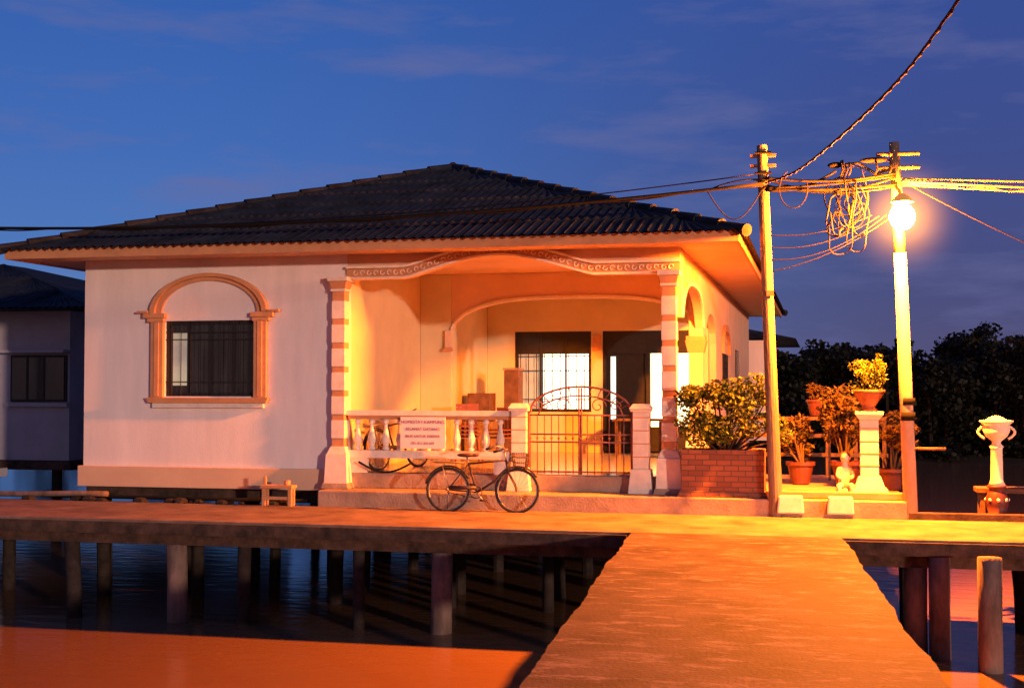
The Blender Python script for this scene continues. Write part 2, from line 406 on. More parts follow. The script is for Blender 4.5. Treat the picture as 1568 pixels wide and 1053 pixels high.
EX0,EX1,EY0,EY1=-13.15,-1.12,19.1,41.0; EZ=4.10
b=MB()
b.box(EX0+.05,EX1-.05,EY0+.05,EY1-.05,ZT+.001,ZT+.03,'peach'); b.done('soffit_and_ceiling',H)
b=MB()
b.box(EX0,EX1,EY0,EY0+.045,ZT-.03,ZT+.13,'trim'); b.box(EX1-.045,EX1,EY0+.047,EY1,ZT-.03,ZT+.13,'trim'); b.box(EX0,EX0+.045,EY0+.047,EY1,ZT-.03,ZT+.13,'trim')
b.done('fascia_boards',H)
SL=.352; cx=(EX0+EX1)/2; half=(EX1-EX0)/2
b=MB(); 
nx=620; rows=[]
for k in range(7):
    a=k*.9; c=min(half+.02,(k+1)*.9)
    rows.append((a,.045)); rows.append((c-.002,.012))
e=.12
vs=[]
for (s,off) in rows:
    s2=s-e if s==0 else s
    yy=EY0+s2
    lo,hi=EX0-e+(s2+e),EX1+e-(s2+e)
    for i in range(nx):
        x=EX0-e+(EX1-EX0+2*e)*i/(nx-1)
        x=min(max(x,lo),max(hi,lo+.001))
        z=EZ+.04+SL*s2+off+.022*math.sin(2*math.pi*x/.155)
        vs.append((x,yy,z))
fs=[]
for r in range(len(rows)-1):
    for i in range(nx-1): fs.append((r*nx+i,r*nx+i+1,(r+1)*nx+i+1,(r+1)*nx+i))
b.add(vs,fs,'roof')
b.done('roof_front_slope',H,fixn=False)
b=MB()
zr=EZ+.05+SL*half; ap=(cx,EY0+half,zr); bp_=(cx,EY1-half,zr)
c1=(EX0-e,EY0-e,EZ+.01);c2=(EX1+e,EY0-e,EZ+.01);c3=(EX1+e,EY1+e,EZ+.01);c4=(EX0-e,EY1+e,EZ+.01)
b.add([c1,c2,c3,c4,ap,bp_],[(1,2,5,4),(3,0,4,5),(2,3,5)],'roof')
b.done('roof_side_slopes',H)
b=MB()
def ridge(p,q):
    p=Vector(p);q=Vector(q);n=int((q-p).length/.55)
    for i in range(n):
        a=p.lerp(q,i/n)+Vector((0,0,.02)); c=p.lerp(q,(i+1.12)/n)+Vector((0,0,.01))
        b.tube([a,a.lerp(c,.9),c],[.095,.07,.065],'roof',10)
for c in (c1,c2): ridge(c,ap)
ridge(ap,bp_); ridge(c3,bp_); ridge(c4,bp_)
b.done('ridge_caps',H)
b=MB()
b.box(-10,-1.6,41.2,50,.2,3.3,'wall'); b.add([(-11,41.0,3.35),(-.7,41.0,3.35),(-.7,51,3.35),(-11,51,3.35),(-5.8,44,4.5),(-5.8,48,4.5)],[(0,1,4),(1,2,5,4),(2,3,5),(3,0,4,5),(0,3,2,1)],'roof')
b.done('rear_wing',H)

b=MB()
frame(wx0,wx1,wz0,wz1,Y0+.06,3,0,.06)
b.box(wx0+.05,wx1-.05,Y0+.10,Y0+.11,wz0+.05,wz1-.05,'glass')
for x in lin(wx0+.1,wx1-.1,9): b.tube([(x,Y0+.035,wz0),(x,Y0+.035,wz1)],.008,'wframe',5)
for z in (1.95,2.78,2.66): b.box(wx0,wx1,Y0+.028,Y0+.044,z,z+.018,'wframe')
b.box(wx0+.1,wx0+.36,Y0+.097,Y0+.0985,1.9,2.8,'paneDim')
b.done('front_window',H)
b=MB()
b.box(wx0-.23,wx0-.002,Y0-.07,Y0+.001,wz0-.02,3.0,'trim'); b.box(wx1+.002,wx1+.23,Y0-.07,Y0+.001,wz0-.02,3.0,'trim')
b.box(wx0-.16,wx0-.07,Y0-.09,Y0-.072,wz0,2.98,'trim'); b.box(wx1+.07,wx1+.16,Y0-.09,Y0-.072,wz0,2.98,'trim')
wc=(wx0+wx1)/2; 
b.frustum(wc,Y0-.05,wz0-.11,wz0-.022,1.06,.06,1.10,.075,'trim'); b.box(wc-1.0,wc+1.0,Y0-.08,Y0,wz0-.19,wz0-.112,'white'); 
for s in (-1,1):
    b.box(wc+s*.97-.2,wc+s*.97+.2,Y0-.11,Y0,3.03,3.11,'trim') ; b.box(wc+s*.95-.15,wc+s*.95+.15,Y0-.09,Y0,2.96,3.028,'trim')
    b.box(wc+s*1.18-.10,wc+s*1.18+.1,Y0-.12,Y0-.001,3.112,3.15,'trim')
def arcband(r0,r1,yf,m,hz,z0=3.112):
    vs=[];fs=[];N=40
    for i in range(N+1):
        t=math.pi*i/N
        for (r,y) in ((r0,Y0),(r0,yf),(r1,yf),(r1,Y0)):
            vs.append((wc+r*math.cos(t),y,z0+(r*hz)*math.sin(t)))
    for i in range(N):
        for k in range(4): fs.append((i*4+k,i*4+(k+1)%4,(i+1)*4+(k+1)%4,(i+1)*4+k))
    b.add(vs,fs,m)
arcband(.86,.96,Y0-.05,'trim',.62); arcband(.962,1.06,Y0-.10,'trim',.62)
b.done('window_surround',H,bevel=.006)

b=MB()
b.box(-7.44,-4.74,19.93,20.10,1.42,1.50,'white'); b.box(-7.42,-4.76,19.96,20.07,1.36,1.418,'trim')
b.box(-7.44,-4.74,19.93,20.10,.74,.86,'white'); 
prof=[(.035,.862),(.055,.88),(.055,.90),(.035,.92),(.062,1.0),(.066,1.05),(.045,1.14),(.03,1.22),(.032,1.28),(.05,1.30),(.05,1.33),(.04,1.358)]
for x in lin(-7.27,-4.9,11): b.lathe(x,20.015,prof,'white',12)
b.box(-7.40,-7.1,19.97,20.06,.5,.738,'white'); b.box(-5.0,-4.76,19.97,20.06,.5,.738,'white')
b.done('balustrade',H)
for cx_,nm in ((-4.58,'gate_post_left'),(-2.67,'gate_post_right')):
    b=MB()
    b.box(cx_-.12,cx_+.12,19.9,20.14,.5,1.5,'white'); b.frustum(cx_,20.02,.25,.62,.19,.18,.15,.15,'white')
    b.box(cx_-.155,cx_+.155,19.865,20.175,1.5,1.54,'white'); b.frustum(cx_,20.02,1.542,1.62,.17,.17,.12,.12,'white')
    for z in (.8,1.0,1.2,1.4): b.box(cx_-.124,cx_+.124,19.896,20.144,z,z+.02,'trim')
    b.done(nm,H,bevel=.008)
G=empty('iron_gate')
gx0,gx1=-4.44,-2.81; gc=(gx0+gx1)/2; hw=(gx1-gx0)/2
b=MB()
def gtop(x): return 1.46+.42*math.sqrt(max(0,1-((x-gc)/hw)**2))
for z in (.56,1.02,1.14,1.44): b.tube([(gx0,20.02,z),(gx1,20.02,z)],.014,'iron',6)
b.tube([(x,20.02,gtop(x)) for x in lin(gx0,gx1,30)],.018,'iron',6)
b.tube([(x,20.02,1.44+.30*math.sqrt(max(0,1-((x-gc)/(hw*.82))**2))) for x in lin(gc-hw*.82,gc+hw*.82,30)],.012,'iron',6)
for x in lin(gx0+.02,gx1-.02,15):
    b.tube([(x,20.02,.52),(x,20.02,1.44)],.009,'iron',6)
    b.sphere((x,20.02,1.08),.022,'iron',8,6)
for s in (-1,1):
    b.tube([(gc+s*.02,20.02,.52),(gc+s*.02,20.02,1.86)],.014,'iron',6)
    b.tube([(gc+s*hw,20.02,.52),(gc+s*hw,20.02,1.5)],.02,'iron',6)
    for (cxo,r) in ((.28,.13),(.55,.09)):
        b.tube([(gc+s*cxo+r*(1-t/9)*math.cos(t),20.02,1.58+r*(1-t/9)*math.sin(t)) for t in lin(0,7.5,24)],.009,'iron',5)
    for k in range(6):
        t=.35+k*.2
        b.tube([(gc+s*.82*hw*math.cos(t),20.02,1.44+.30*math.sin(t)),(gc+s*hw*math.cos(t),20.02,1.46+.42*math.sin(t))],.008,'iron',5)
b.done('gate_ironwork',G,smooth=True)
S=empty('notice_sign')
b=MB(); b.box(-6.50,-5.76,19.86,19.88,.90,1.40,'signw'); b.box(-6.4,-6.36,19.881,19.93,1.36,1.39,'iron'); b.box(-5.9,-5.86,19.881,19.93,1.36,1.39,'iron')
b.done('board',S)
for i,(t,sz) in enumerate((('HOMESTAY KAMPUNG',.07),('SELAMAT DATANG',.065),('BILIK UNTUK DISEWA',.058),('TEL 012 345 678',.055))):
    c=bpy.data.curves.new('line_%d'%i,'FONT'); c.body=t; c.size=sz; c.align_x='CENTER'; c.extrude=.001; c.materials.append(M['signr'])
    o=bpy.data.objects.new('line_%d'%i,c); COL.objects.link(o); o.parent=S; o.location=(-6.13,19.857,1.30-i*.11); o.rotation_euler=(math.pi/2,0,0)

# ================================================================ BICYCLE
def bicycle(loc,rz,lean,name='bicycle'):
    E=empty(name,loc); E.rotation_euler=(lean,0,rz)
    b=MB(); r=.325; A=(-.53,0,r); F=(.54,0,r)
    for c in (A,F):
        b.tube([(c[0]+r*math.cos(t),0,c[2]+r*math.sin(t)) for t in lin(0,2*math.pi,37)[:-1]],.018,'black',8,closed=True)
        b.tube([(c[0]+(r-.025)*math.cos(t),0,c[2]+(r-.025)*math.sin(t)) for t in lin(0,2*math.pi,37)[:-1]],.01,'chrome',6,closed=True)
        for k in range(18):
            t=k*math.pi/9; b.tube([(c[0],.015*(-1)**k,c[2]),(c[0]+(r-.03)*math.cos(t),0,c[2]+(r-.03)*math.sin(t))],.0025,'chrome',4,cap=False)
        b.tube([(c[0],-.05,c[2]),(c[0],.05,c[2])],.02,'chrome',8)
        b.tube([(c[0]+(r+.035)*math.cos(t),0,c[2]+(r+.035)*math.sin(t)) for t in (lin(.5,2.9,14) if c is A else lin(.6,2.7,14))],.016,'bikemetal',6)
    b.done('wheels',E,smooth=True)
    b=MB(); BB=(-.08,0,.29); ST=(-.22,0,.72); HT=(.36,0,.78); HB=(.40,0,.60)
    for p,q,w in ((BB,ST,.016),(BB,HB,.018),(ST,HT,.015),(HT,HB,.02),(BB,A,.012),(ST,A,.01)): b.tube([p,q],w,'bikemetal',8)
    for s in (-1,1): b.tube([HB,(.42,s*.05,.56),(.50,s*.055,.42),(.54,s*.05,r)],.012,'bikemetal',6)
    b.tube([ST,(-.25,0,.82)],.013,'chrome',8)
    b.tube([HT,(.33,0,.92)],.013,'chrome',8)
    b.tube([(.16,-.28,.93),(.26,-.27,.97),(.34,-.16,.96),(.35,0,.93),(.34,.16,.96),(.26,.27,.97),(.16,.28,.93)],.012,'chrome',8)
    for s in (-1,1):
        b.tube([(.10,s*.285,.92),(.2,s*.28,.945)],.018,'black',8)
    b.tube([(BB[0]+.09*math.cos(t),-.04,BB[2]+.09*math.sin(t)) for t in lin(0,2*math.pi,19)[:-1]],.008,'bikemetal',6,closed=True)
    b.tube([(BB[0],-.06,BB[2]),(BB[0]+.12,-.07,BB[2]-.12)],.009,'chrome',6); b.tube([(BB[0],.06,BB[2]),(BB[0]-.12,.07,BB[2]+.12)],.009,'chrome',6)
    b.box(BB[0]+.08,BB[0]+.17,-.15,-.07,BB[2]-.135,BB[2]-.11,'black'); b.box(BB[0]-.17,BB[0]-.08,.07,.15,BB[2]+.11,BB[2]+.135,'black')
    b.tube([(BB[0],-.045,BB[2]+.085),(A[0],-.045,A[2]+.04)],.006,'black',5); b.tube([(BB[0],-.045,BB[2]-.085),(A[0],-.045,A[2]-.04)],.006,'black',5)
    b.box(-.5,-.08,-.05,-.035,.33,.385,'bikemetal')
    for s in (-.06,0,.06): b.tube([(-.28,s,.735),(-.76,s,.735)],.007,'chrome',5)
    for x in (-.3,-.5,-.74): b.tube([(x,-.07,.735),(x,.07,.735)],.006,'chrome',5)
    for s in (-1,1): b.tube([(-.62,s*.06,.73),(A[0],s*.06,r)],.006,'chrome',5)
    b.tube([(A[0],.05,r),(A[0]-.03,.14,.01)],.009,'chrome',6)
    b.sphere((.44,0,.80),.045,'chrome',10,8)
    b.done('frame_and_handlebar',E,smooth=True)
    b=MB(); b.sphere((-.27,0,.85),.1,'leather',14,8,(1.35,.85,.32)); b.sphere((-.14,0,.85),.06,'leather',12,8,(1.4,.6,.4)); b.done('saddle',E,smooth=True)
    b=MB()
    for z in (.66,.74,.82,.88):
        w=.11+(z-.66)*.12
        b.tube([(.58-w*.8,-w,z),(.58+w*.8,-w,z),(.58+w*.8,w,z),(.58-w*.8,w,z)],.005,'bikemetal',4,closed=True)
    for k in range(7):
        for s in (-1,1):
            f=-1+2*k/6
            b.tube([(.58+f*.088,s*.11,.66),(.58+f*.11,s*.136,.88)],.004,'bikemetal',4); b.tube([(.58+s*.088,f*.11,.66),(.58+s*.11,f*.136,.88)],.004,'bikemetal',4)
    b.done('basket',E)
    return E
bicycle((-4.97,19.1,0.0),math.radians(2),math.radians(-7))
bicycle((-6.9,21.0,.512),math.radians(70),math.radians(-6),'bicycle.001')

def chair(loc,rz,n=3):
    E=empty('plastic_chair_stack',loc); E.rotation_euler=(0,0,rz); b=MB()
    for x in (-.2,.2):
        for y in (-.2,.2): b.tube([(x*1.1,y*1.1,0),(x*.9,y*.9,.42)],.02,'plastic',6)
    for i in range(n):
        z=.42+i*.07
        b.box(-.21,.21,-.21,.21,z,z+.02,'plastic')
        for k in range(5): b.box(-.18+k*.08,-.14+k*.08,.2,.225,z+.02,z+.38,'plastic')
        b.box(-.21,.21,.198,.228,z+.36,z+.42,'plastic')
    b.done('chairs',E); return E
chair((-6.3,23.2,.512),.3,4); chair((-5.75,23.4,.512),-.4,3)
E=empty('stacked_cartons'); b=MB()
b.box(-6.75,-6.2,24.6,25.2,.513,1.2,'plasticw'); b.box(-6.7,-6.25,24.65,25.15,1.203,1.75,'wood'); b.box(-6.1,-5.8,25.2,25.6,.513,2.2,'wood'); b.box(-6.12,-5.78,25.18,25.62,2.203,2.25,'plasticw')
b.done('boxes',E,bevel=.01)
E=empty('side_table'); b=MB(); b.box(-4.0,-3.0,25.6,26.2,1.2,1.24,'wood')
for x in (-3.95,-3.08):
    for y in (25.65,26.1): b.box(x,x+.05,y,y+.05,.513,1.197,'wood')
b.done('table',E,bevel=.005)

# ================================================================ PLANTERS, PLANTS
E=empty('brick_planter'); b=MB()
x0,x1,y0,y1=-2.02,-.80,19.55,20.15
b.box(x0,x1,y0,y0+.1,.26,.95,'brick'); b.box(x0,x1,y1-.1,y1,.26,.95,'brick'); b.box(x0,x0+.1,y0+.1,y1-.1,.26,.95,'brick'); b.box(x1-.1,x1,y0+.1,y1-.1,.26,.95,'brick')
b.frustum((x0+x1)/2,(y0+y1)/2,.252,.34,.66,.35,.625,.315,'brick')
b.box(x0+.1,x1-.1,y0+.1,y1-.1,.5,.9,'soil')
b.done('brickwork',E,bevel=.008)
def bush(name,c,blobs,leafm,size,base,fl=1.0):
    E=empty(name); b=MB()
    for (dx,dy,dz,r,n) in blobs:
        b.leaves((c[0]+dx,c[1]+dy,c[2]+dz),(r,r*.9,r*.8),n,size,leafm,fl)
        b.tube([(base[0]+dx*.2,base[1]+dy*.2,base[2]),(c[0]+dx*.6,c[1]+dy*.6,(base[2]+c[2]+dz)/2),(c[0]+dx,c[1]+dy,c[2]+dz)],[.02,.014,.006],'bark',6)
    b.done('foliage_and_stems',E,fixn=False); return E
bl=[(U(-.62,.66),U(-.3,.2),U(-.42,.42),U(.14,.26),170) for _ in range(30)]+[(.45,-.05,.52,.22,200),(.1,0,.48,.2,150),(-.5,0,.2,.2,150),(.7,-.1,-.1,.2,160),(.85,0,-.25,.14,90)]
bush('shrub',(-1.35,19.72,1.40),bl,'leaf',.075,(-1.4,19.85,.9),fl=1.2)
bl=[(U(-.35,.35),U(-.3,.3),U(-.4,.4),U(.12,.22),90) for _ in range(16)]
bush('croton_plant',(.42,22.0,1.45),bl,'croton',.11,(.4,22,.7))
bl=[(U(-.3,.3),U(-.3,.3),U(-.3,.3),U(.1,.2),80) for _ in range(10)]
bush('croton_plant.001',(1.1,21.5,1.15),bl,'croton',.11,(1.1,21.5,.5))
bl=[(U(-.25,.25),U(-.2,.2),U(-.3,.3),U(.1,.18),80) for _ in range(9)]
bush('croton_plant.002',(-.35,22.4,1.1),bl,'croton',.10,(-.3,22.4,.6))
bl=[(U(-.16,.16),U(-.12,.12),U(-.12,.14),U(.07,.12),60) for _ in range(7)]
bush('croton_plant.003',(-.05,23.6,1.8),bl,'croton',.08,(-.05,23.6,1.6))
potp=[(.13,0),(.17,.02),(.24,.34),(.27,.36),(.27,.42),(.23,.42),(.22,.36)]
def pot(x,y,z,s=1,m='pot',name='flower_pot'):
    b=MB(); b.lathe(x,y,[(r*s,z+h*s) for r,h in potp],m,18); return b.done(name,None)
pot(.42,22.0,.252,1.0,'red'); pot(1.1,21.5,.0+.252,.8,'red','flower_pot.001'); pot(-.32,22.4,.252,.9,'red','flower_pot.002')
pot(-.05,23.6,1.36,.7,'red','flower_pot.003')
E=empty('wooden_railing'); b=MB()
for x in lin(-1.9,1.1,7): b.box(x,x+.07,24.6,24.67,.25,1.3,'wood')
for z in (.6,.95,1.26): b.box(-1.95,1.2,24.57,24.598,z,z+.07,'wood')
b.done('rails_and_posts',E)
E=empty('plant_stand'); b=MB(); b.box(-.3,.2,23.4,23.8,1.3,1.355,'wood')
for x in (-.28,.14):
    for y in (23.42,23.73): b.box(x,x+.04,y,y+.04,.252,1.298,'wood')
b.done('stand',E)
b=MB(); b.frustum(-.42,19.36,.06,.31,.19,.09,.17,.08,'white'); b.done('step_block',None,bevel=.02)
b=MB(); b.frustum(.28,19.36,.06,.31,.19,.09,.17,.08,'white'); b.done('step_block.001',None,bevel=.02)
b=MB(); b.box(-.78,1.19,19.55,19.68,.252,.36,'trim'); b.done('terrace_kerb',None,bevel=.015)

E=empty('pedestal_planter'); b=MB(); X,Y=.70,19.85
b.frustum(X,Y,.252,.40,.27,.24,.25,.22,'white'); b.frustum(X,Y,.402,.58,.22,.2,.155,.155,'white')
b.box(X-.13,X+.13,Y-.13,Y+.13,.582,1.40,'white')
for z in (.72,.9,1.08,1.26): b.box(X-.136,X+.136,Y-.136,Y+.136,z,z+.025,'trim')
b.frustum(X,Y,1.402,1.47,.14,.14,.19,.19,'white'); b.box(X-.2,X+.2,Y-.2,Y+.2,1.472,1.52,'white')
b.done('pedestal',E,bevel=.008)
b=MB(); b.lathe(X,Y,[(.12,1.522),(.13,1.55),(.09,1.58),(.12,1.63),(.2,1.76),(.235,1.80),(.235,1.84),(.19,1.84),(.18,1.79)],'pot',20); b.done('urn',E,smooth=True)
bl=[(U(-.2,.2),U(-.14,.14),U(-.13,.2),U(.07,.13),80) for _ in range(20)]+[(.16,0,.32,.05,30)]
b=MB()
for (dx,dy,dz,r,n) in bl: b.leaves((X+dx,Y+dy,2.0+dz),(r,r,r),n,.06,'leaf',1.2)
b.tube([(X,Y,1.78),(X+.02,Y,1.98)],.02,'bark',6); b.done('plant',E,fixn=False)

E=empty('garden_statue'); 
me=bpy.data.meshes.new('figure')
V=[(0,0,.22),(0,0,.36),(0,0,.5),(0,-.01,.58),(0,-.01,.66),(.09,0,.49),(.14,-.06,.38),(.08,-.15,.33),(-.09,0,.49),(-.14,-.06,.38),(-.08,-.15,.33),(.07,-.02,.2),(.11,-.2,.22),(.10,-.22,.03),(-.07,-.02,.2),(-.11,-.2,.22),(-.10,-.22,.03),(0,.0,.12),(.10,-.27,.02),(-.10,-.27,.02)]
Ed=[(0,1),(1,2),(2,3),(3,4),(2,5),(5,6),(6,7),(2,8),(8,9),(9,10),(0,11),(11,12),(12,13),(0,14),(14,15),(15,16),(0,17),(13,18),(16,19)]
rad=[.12,.10,.085,.04,.085,.045,.036,.028,.045,.036,.028,.07,.05,.035,.07,.05,.035,.13,.028,.028]
me.from_pydata(V,Ed,[]); o=bpy.data.objects.new('figure',me); COL.objects.link(o); o.parent=E
sk=o.modifiers.new('skin','SKIN'); 
for i,r in enumerate(rad): me.skin_vertices[0].data[i].radius=(r,r)
me.skin_vertices[0].data[0].use_root=True
o.modifiers.new('sub','SUBSURF').levels=2; me.materials.append(M['statue'])
b=MB(); b.sphere((0,-.015,.685),.085,'statue',14,10,(.95,1,1.1)); b.sphere((0,.01,.71),.09,'pot',14,10,(1,1,.95)); b.sphere((0,-.10,.68),.016,'statue',8,6)
b.lathe(0,0,[(.2,0),(.21,.03),(.17,.06),(.16,.13),(.12,.16)],'statue',16); b.done('head_and_base',E,smooth=True)
E.location=(.36,19.95,.252); E.scale=(.85,.85,.85)

E=empty('ornamental_urn'); b=MB(); X,Y=2.45,19.75
b.lathe(X,Y,[(.19,-.02),(.19,.05),(.12,.09),(.15,.2),(.16,.3),(.12,.38),(.10,.42),(.13,.45),(.13,.48)],'red',20)
for k in range(8):
    t=k*math.pi/4; b.sphere((X+.145*math.cos(t),Y+.145*math.sin(t),.28),.03,'white',8,6)
b.lathe(X,Y,[(.12,.48),(.09,.54),(.085,.58),(.08,1.0),(.10,1.03)],'white',14)
b.lathe(X,Y,[(.10,1.03),(.06,1.07),(.06,1.10),(.15,1.18),(.19,1.27),(.17,1.33),(.23,1.38),(.23,1.40),(.15,1.41),(.08,1.45),(.03,1.47)],'white',20)
for s in (-1,1): b.tube([(X+s*(.16+.09*math.sin(t)),Y,1.14+.19*t/math.pi) for t in lin(0,math.pi,12)],.02,'white',6)
b.done('pillar_urn',E,smooth=True)
E=empty('wooden_bench'); b=MB(); b.box(2.2,3.4,19.95,20.4,.35,.42,'wood')
for x in (2.25,3.3):
    for y in (19.98,20.3): b.box(x,x+.07,y,y+.07,-.3,.348,'wood')
b.done('bench',E,bevel=.006)
b=MB(); b.box(1.22,14,19.4,19.52,-.15,.10,'edge'); b.done('deck_kerb',None,bevel=.015)
E=empty('wooden_stool'); b=MB()
b.box(-8.62,-8.08,19.22,19.44,.28,.33,'trim')
for x in (-8.6,-8.16):
    b.box(x,x+.06,19.25,19.31,0,.278,'trim'); b.box(x,x+.06,19.36,19.41,0,.278,'trim')
b.box(-8.58,-8.12,19.27,19.29,.10,.15,'trim'); b.box(-8.6,-8.55,19.3,19.34,.332,.46,'trim'); b.tube([(-8.2,19.33,.332),(-8.2,19.33,.40)],.05,'trim',10)
b.done('stool',E,bevel=.005)
b=MB()
for i in range(60):
    x=U(-20,-7.9); s=U(.04,.11); b.sphere((x,19.45+U(0,.3),-.02+s*.3),s,'mud',6,5,(1.4,1,.6))
b.box(-32,-7.8,19.42,20.0,-.14,-.05,'edge'); b.done('rubble_strip',None)
b=MB(); b.tube([(x,19.6,.09+.02*math.sin(x*2)) for x in lin(-26,-11.5,30)],.045,'pile',8); b.tube([(x,19.7,.05) for x in lin(-26,-8,10)],.03,'cable',8); b.done('water_pipe',None,smooth=True)
b=MB(); b.tube([(-7.2+.9*t,19.85,.66-.16*math.sin(math.pi*t)+.02) for t in lin(0,1,14)],.018,'cable',6); b.done('hose',None,smooth=True)

# ================================================================ POLES, LAMP, CABLES
P1=empty('utility_pole'); b=MB()
b.tube([(-.62,19.42,-.2),(-.80,19.42,5.42)],[.10,.075],'polew',16)
for z in (5.1,5.25): b.box(-.97,-.60,19.38,19.46,z,z+.04,'wood')
for z in (4.9,5.0,5.3): b.tube([(-.9,19.34,z),(-.66,19.34,z)],.02,'cable',6)
b.lathe(-.78,19.42,[(.085,4.8),(.085,4.83)],'iron',12)
b.box(-.74,-.64,19.30,19.34,3.2,3.28,'iron')
b.done('pole',P1,smooth=False)
P2=empty('street_lamp'); b=MB()
PX,PY=1.17,19.5
b.tube([(PX+.10,PY,-.4),(PX-.03,PY,3.8)],[.10,.085],'polec',16)
b.tube([(PX-.03,PY,3.8),(PX-.10,PY,5.4)],[.085,.07],'polew',16)
for z in (5.0,5.2): b.box(PX-.35,PX+.25,PY-.06,PY-.02,z,z+.05,'wood')
LX=PX-.03
b.tube([(PX-.08,PY,4.75),(PX-.05,PY-.3,4.66),(LX,PY-.5,4.50)],.025,'iron',8)
b.lathe(LX,PY-.58,[(.05,4.57),(.10,4.53),(.15,4.47),(.155,4.45),(.05,4.46)],'chrome',18)
for z,h in ((1.62,.10),(1.40,.12)): b.lathe(PX+.055,PY,[(.105,z),(.105,z+h)],'cable',16)
b.box(PX+.14,PX+.57,PY-.04,PY+.04,.98,1.02,'wood'); 
b.tube([(PX-.07,PY,5.05),(PX-.35,PY,4.95),(PX-.6,PY,5.12),(PX-.85,PY,5.1)],.022,'cable',8)
b.sphere((PX-.38,PY-.02,5.15),.12,'cable',12,8,(1.7,.7,.35)); b.sphere((PX-.92,PY-.02,5.1),.09,'cable',12,8,(1.3,.7,.5))
b.done('pole_and_bracket',P2,smooth=True)
BP=(LX,PY-.58,4.25)
em=bpy.data.materials.new('sodium_bulb'); em.use_nodes=True; nt=em.node_tree; nt.nodes.clear()
e_=nt.nodes.new('ShaderNodeEmission'); o_=nt.nodes.new('ShaderNodeOutputMaterial'); e_.inputs['Color'].default_value=(1,.20,.010,1); e_.inputs['Strength'].default_value=17500
nt.links.new(e_.outputs[0],o_.inputs['Surface']); M['bulb']=em
b=MB(); b.sphere(BP,.175,'bulb',20,12,(1,1,1.05)); b.done('bulb',P2,smooth=True)
hm=bpy.data.materials.new('painted_glow'); hm.use_nodes=True; nt=hm.node_tree; nt.nodes.clear()  # lamp's bloom put in as a glowing volume, no real mist
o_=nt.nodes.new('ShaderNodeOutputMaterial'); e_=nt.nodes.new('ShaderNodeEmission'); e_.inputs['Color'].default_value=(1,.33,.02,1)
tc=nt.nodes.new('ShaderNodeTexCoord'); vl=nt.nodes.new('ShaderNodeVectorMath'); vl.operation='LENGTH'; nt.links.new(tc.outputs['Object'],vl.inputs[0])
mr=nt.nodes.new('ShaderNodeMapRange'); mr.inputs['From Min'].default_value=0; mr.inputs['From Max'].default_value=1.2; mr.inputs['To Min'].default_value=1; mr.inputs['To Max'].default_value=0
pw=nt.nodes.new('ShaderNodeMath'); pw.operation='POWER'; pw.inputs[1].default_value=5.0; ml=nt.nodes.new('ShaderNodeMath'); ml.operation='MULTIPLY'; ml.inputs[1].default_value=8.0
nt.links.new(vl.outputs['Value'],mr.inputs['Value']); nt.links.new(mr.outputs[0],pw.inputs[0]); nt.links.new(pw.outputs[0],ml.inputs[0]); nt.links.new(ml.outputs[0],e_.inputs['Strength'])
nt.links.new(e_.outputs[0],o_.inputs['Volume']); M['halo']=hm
b=MB(); b.sphere((0,0,0),1.2,'halo',24,16); o=b.done('lamp_glow_volume',P2); o.location=BP

for i,(x,y,h) in enumerate(((-27,19.2,6.3),(26,18.6,6.0),(3.2,-4.0,6.2))):
    E=empty('utility_pole.%03d'%(i+1)); b=MB(); b.tube([(x,y,WZ-1),(x,y,h)],[.13,.09],'polew',12); b.box(x-.4,x+.4,y-.05,y+.05,h-.35,h-.28,'iron'); b.done('pole',E)

def cat(p,q,sag,n=30):
    p=Vector(p);q=Vector(q); return [p.lerp(q,t)+Vector((0,0,-4*sag*t*(1-t))) for t in lin(0,1,n)]
b=MB()
mainp=[(x,19.25,4.46+.0049*(x+9.5)**2) for x in lin(-27,-.78,50)]
b.tube(mainp,.026,'cable',6)
b.tube([(x,19.25,4.44+.0049*(x+9.5)**2+.02*math.sin(x*3)) for x in lin(-27,-.78,120)],.012,'cable',5)
b.tube(cat((-27,19.2,6.0),(-.8,19.35,5.0),.95,40),.010,'cable',5)
b.tube(cat((-1.5,19.3,4.80),(-.75,19.35,4.9),-.05,8),.012,'cable',5)
b.tube([(-1.6+.9*t,19.3,4.78-.75*math.sin(math.pi*min(1,t*1.1))*.6) for t in lin(0,.95,16)],.009,'cable',5)
b.done('overhead_cable',None,smooth=True)
b=MB()
pts=[Vector(p) for p in ((-.74,19.35,4.86),(-.21,17.5,4.76),(.58,13,4.65),(.995,10,4.70),(1.6,5,5.0),(3.2,-4,6.0))]
def smoothpts(P,k=12):
    out=[]
    for i in range(len(P)-1):
        p0=P[max(i-1,0)];p1=P[i];p2=P[i+1];p3=P[min(i+2,len(P)-1)]
        for j in range(k):
            t=j/k; out.append(.5*((2*p1)+(p2-p0)*t+(2*p0-5*p1+4*p2-p3)*t*t+(3*p1-p0-3*p2+p3)*t**3))
    out.append(P[-1]); return out
b.tube(smoothpts(pts,16),.013,'rope',6)
b.tube([p+Vector((.008*math.sin(i*.45),0,.008*math.cos(i*.45)-.006)) for i,p in enumerate(smoothpts(pts,120))],.011,'rope',6)
b.done('overhead_cable.001',None,smooth=True)
b=MB()
for dz,dy,z1,sag,m,r in ((0,0,6.0,.75,'cablel',.018),(-.04,.05,5.7,.8,'cablel',.014),(-.05,-.05,5.2,.7,'cablel',.018),(-.08,.02,5.1,.75,'cablel',.015),(-.1,.02,4.9,.6,'cable',.01)):
    pp=cat((PX,PY-.08+dy,4.86+dz),(26,18.6+dy,z1),sag,60)
    b.tube(pp,r,m,6)
pp=cat((PX,PY-.1,4.80),(26,18.6,5.0),.8,900)
b.tube([p+Vector((0,.022*math.sin(i*.3),.022*math.cos(i*.3))) for i,p in enumerate(pp)],.009,'cablel',4)
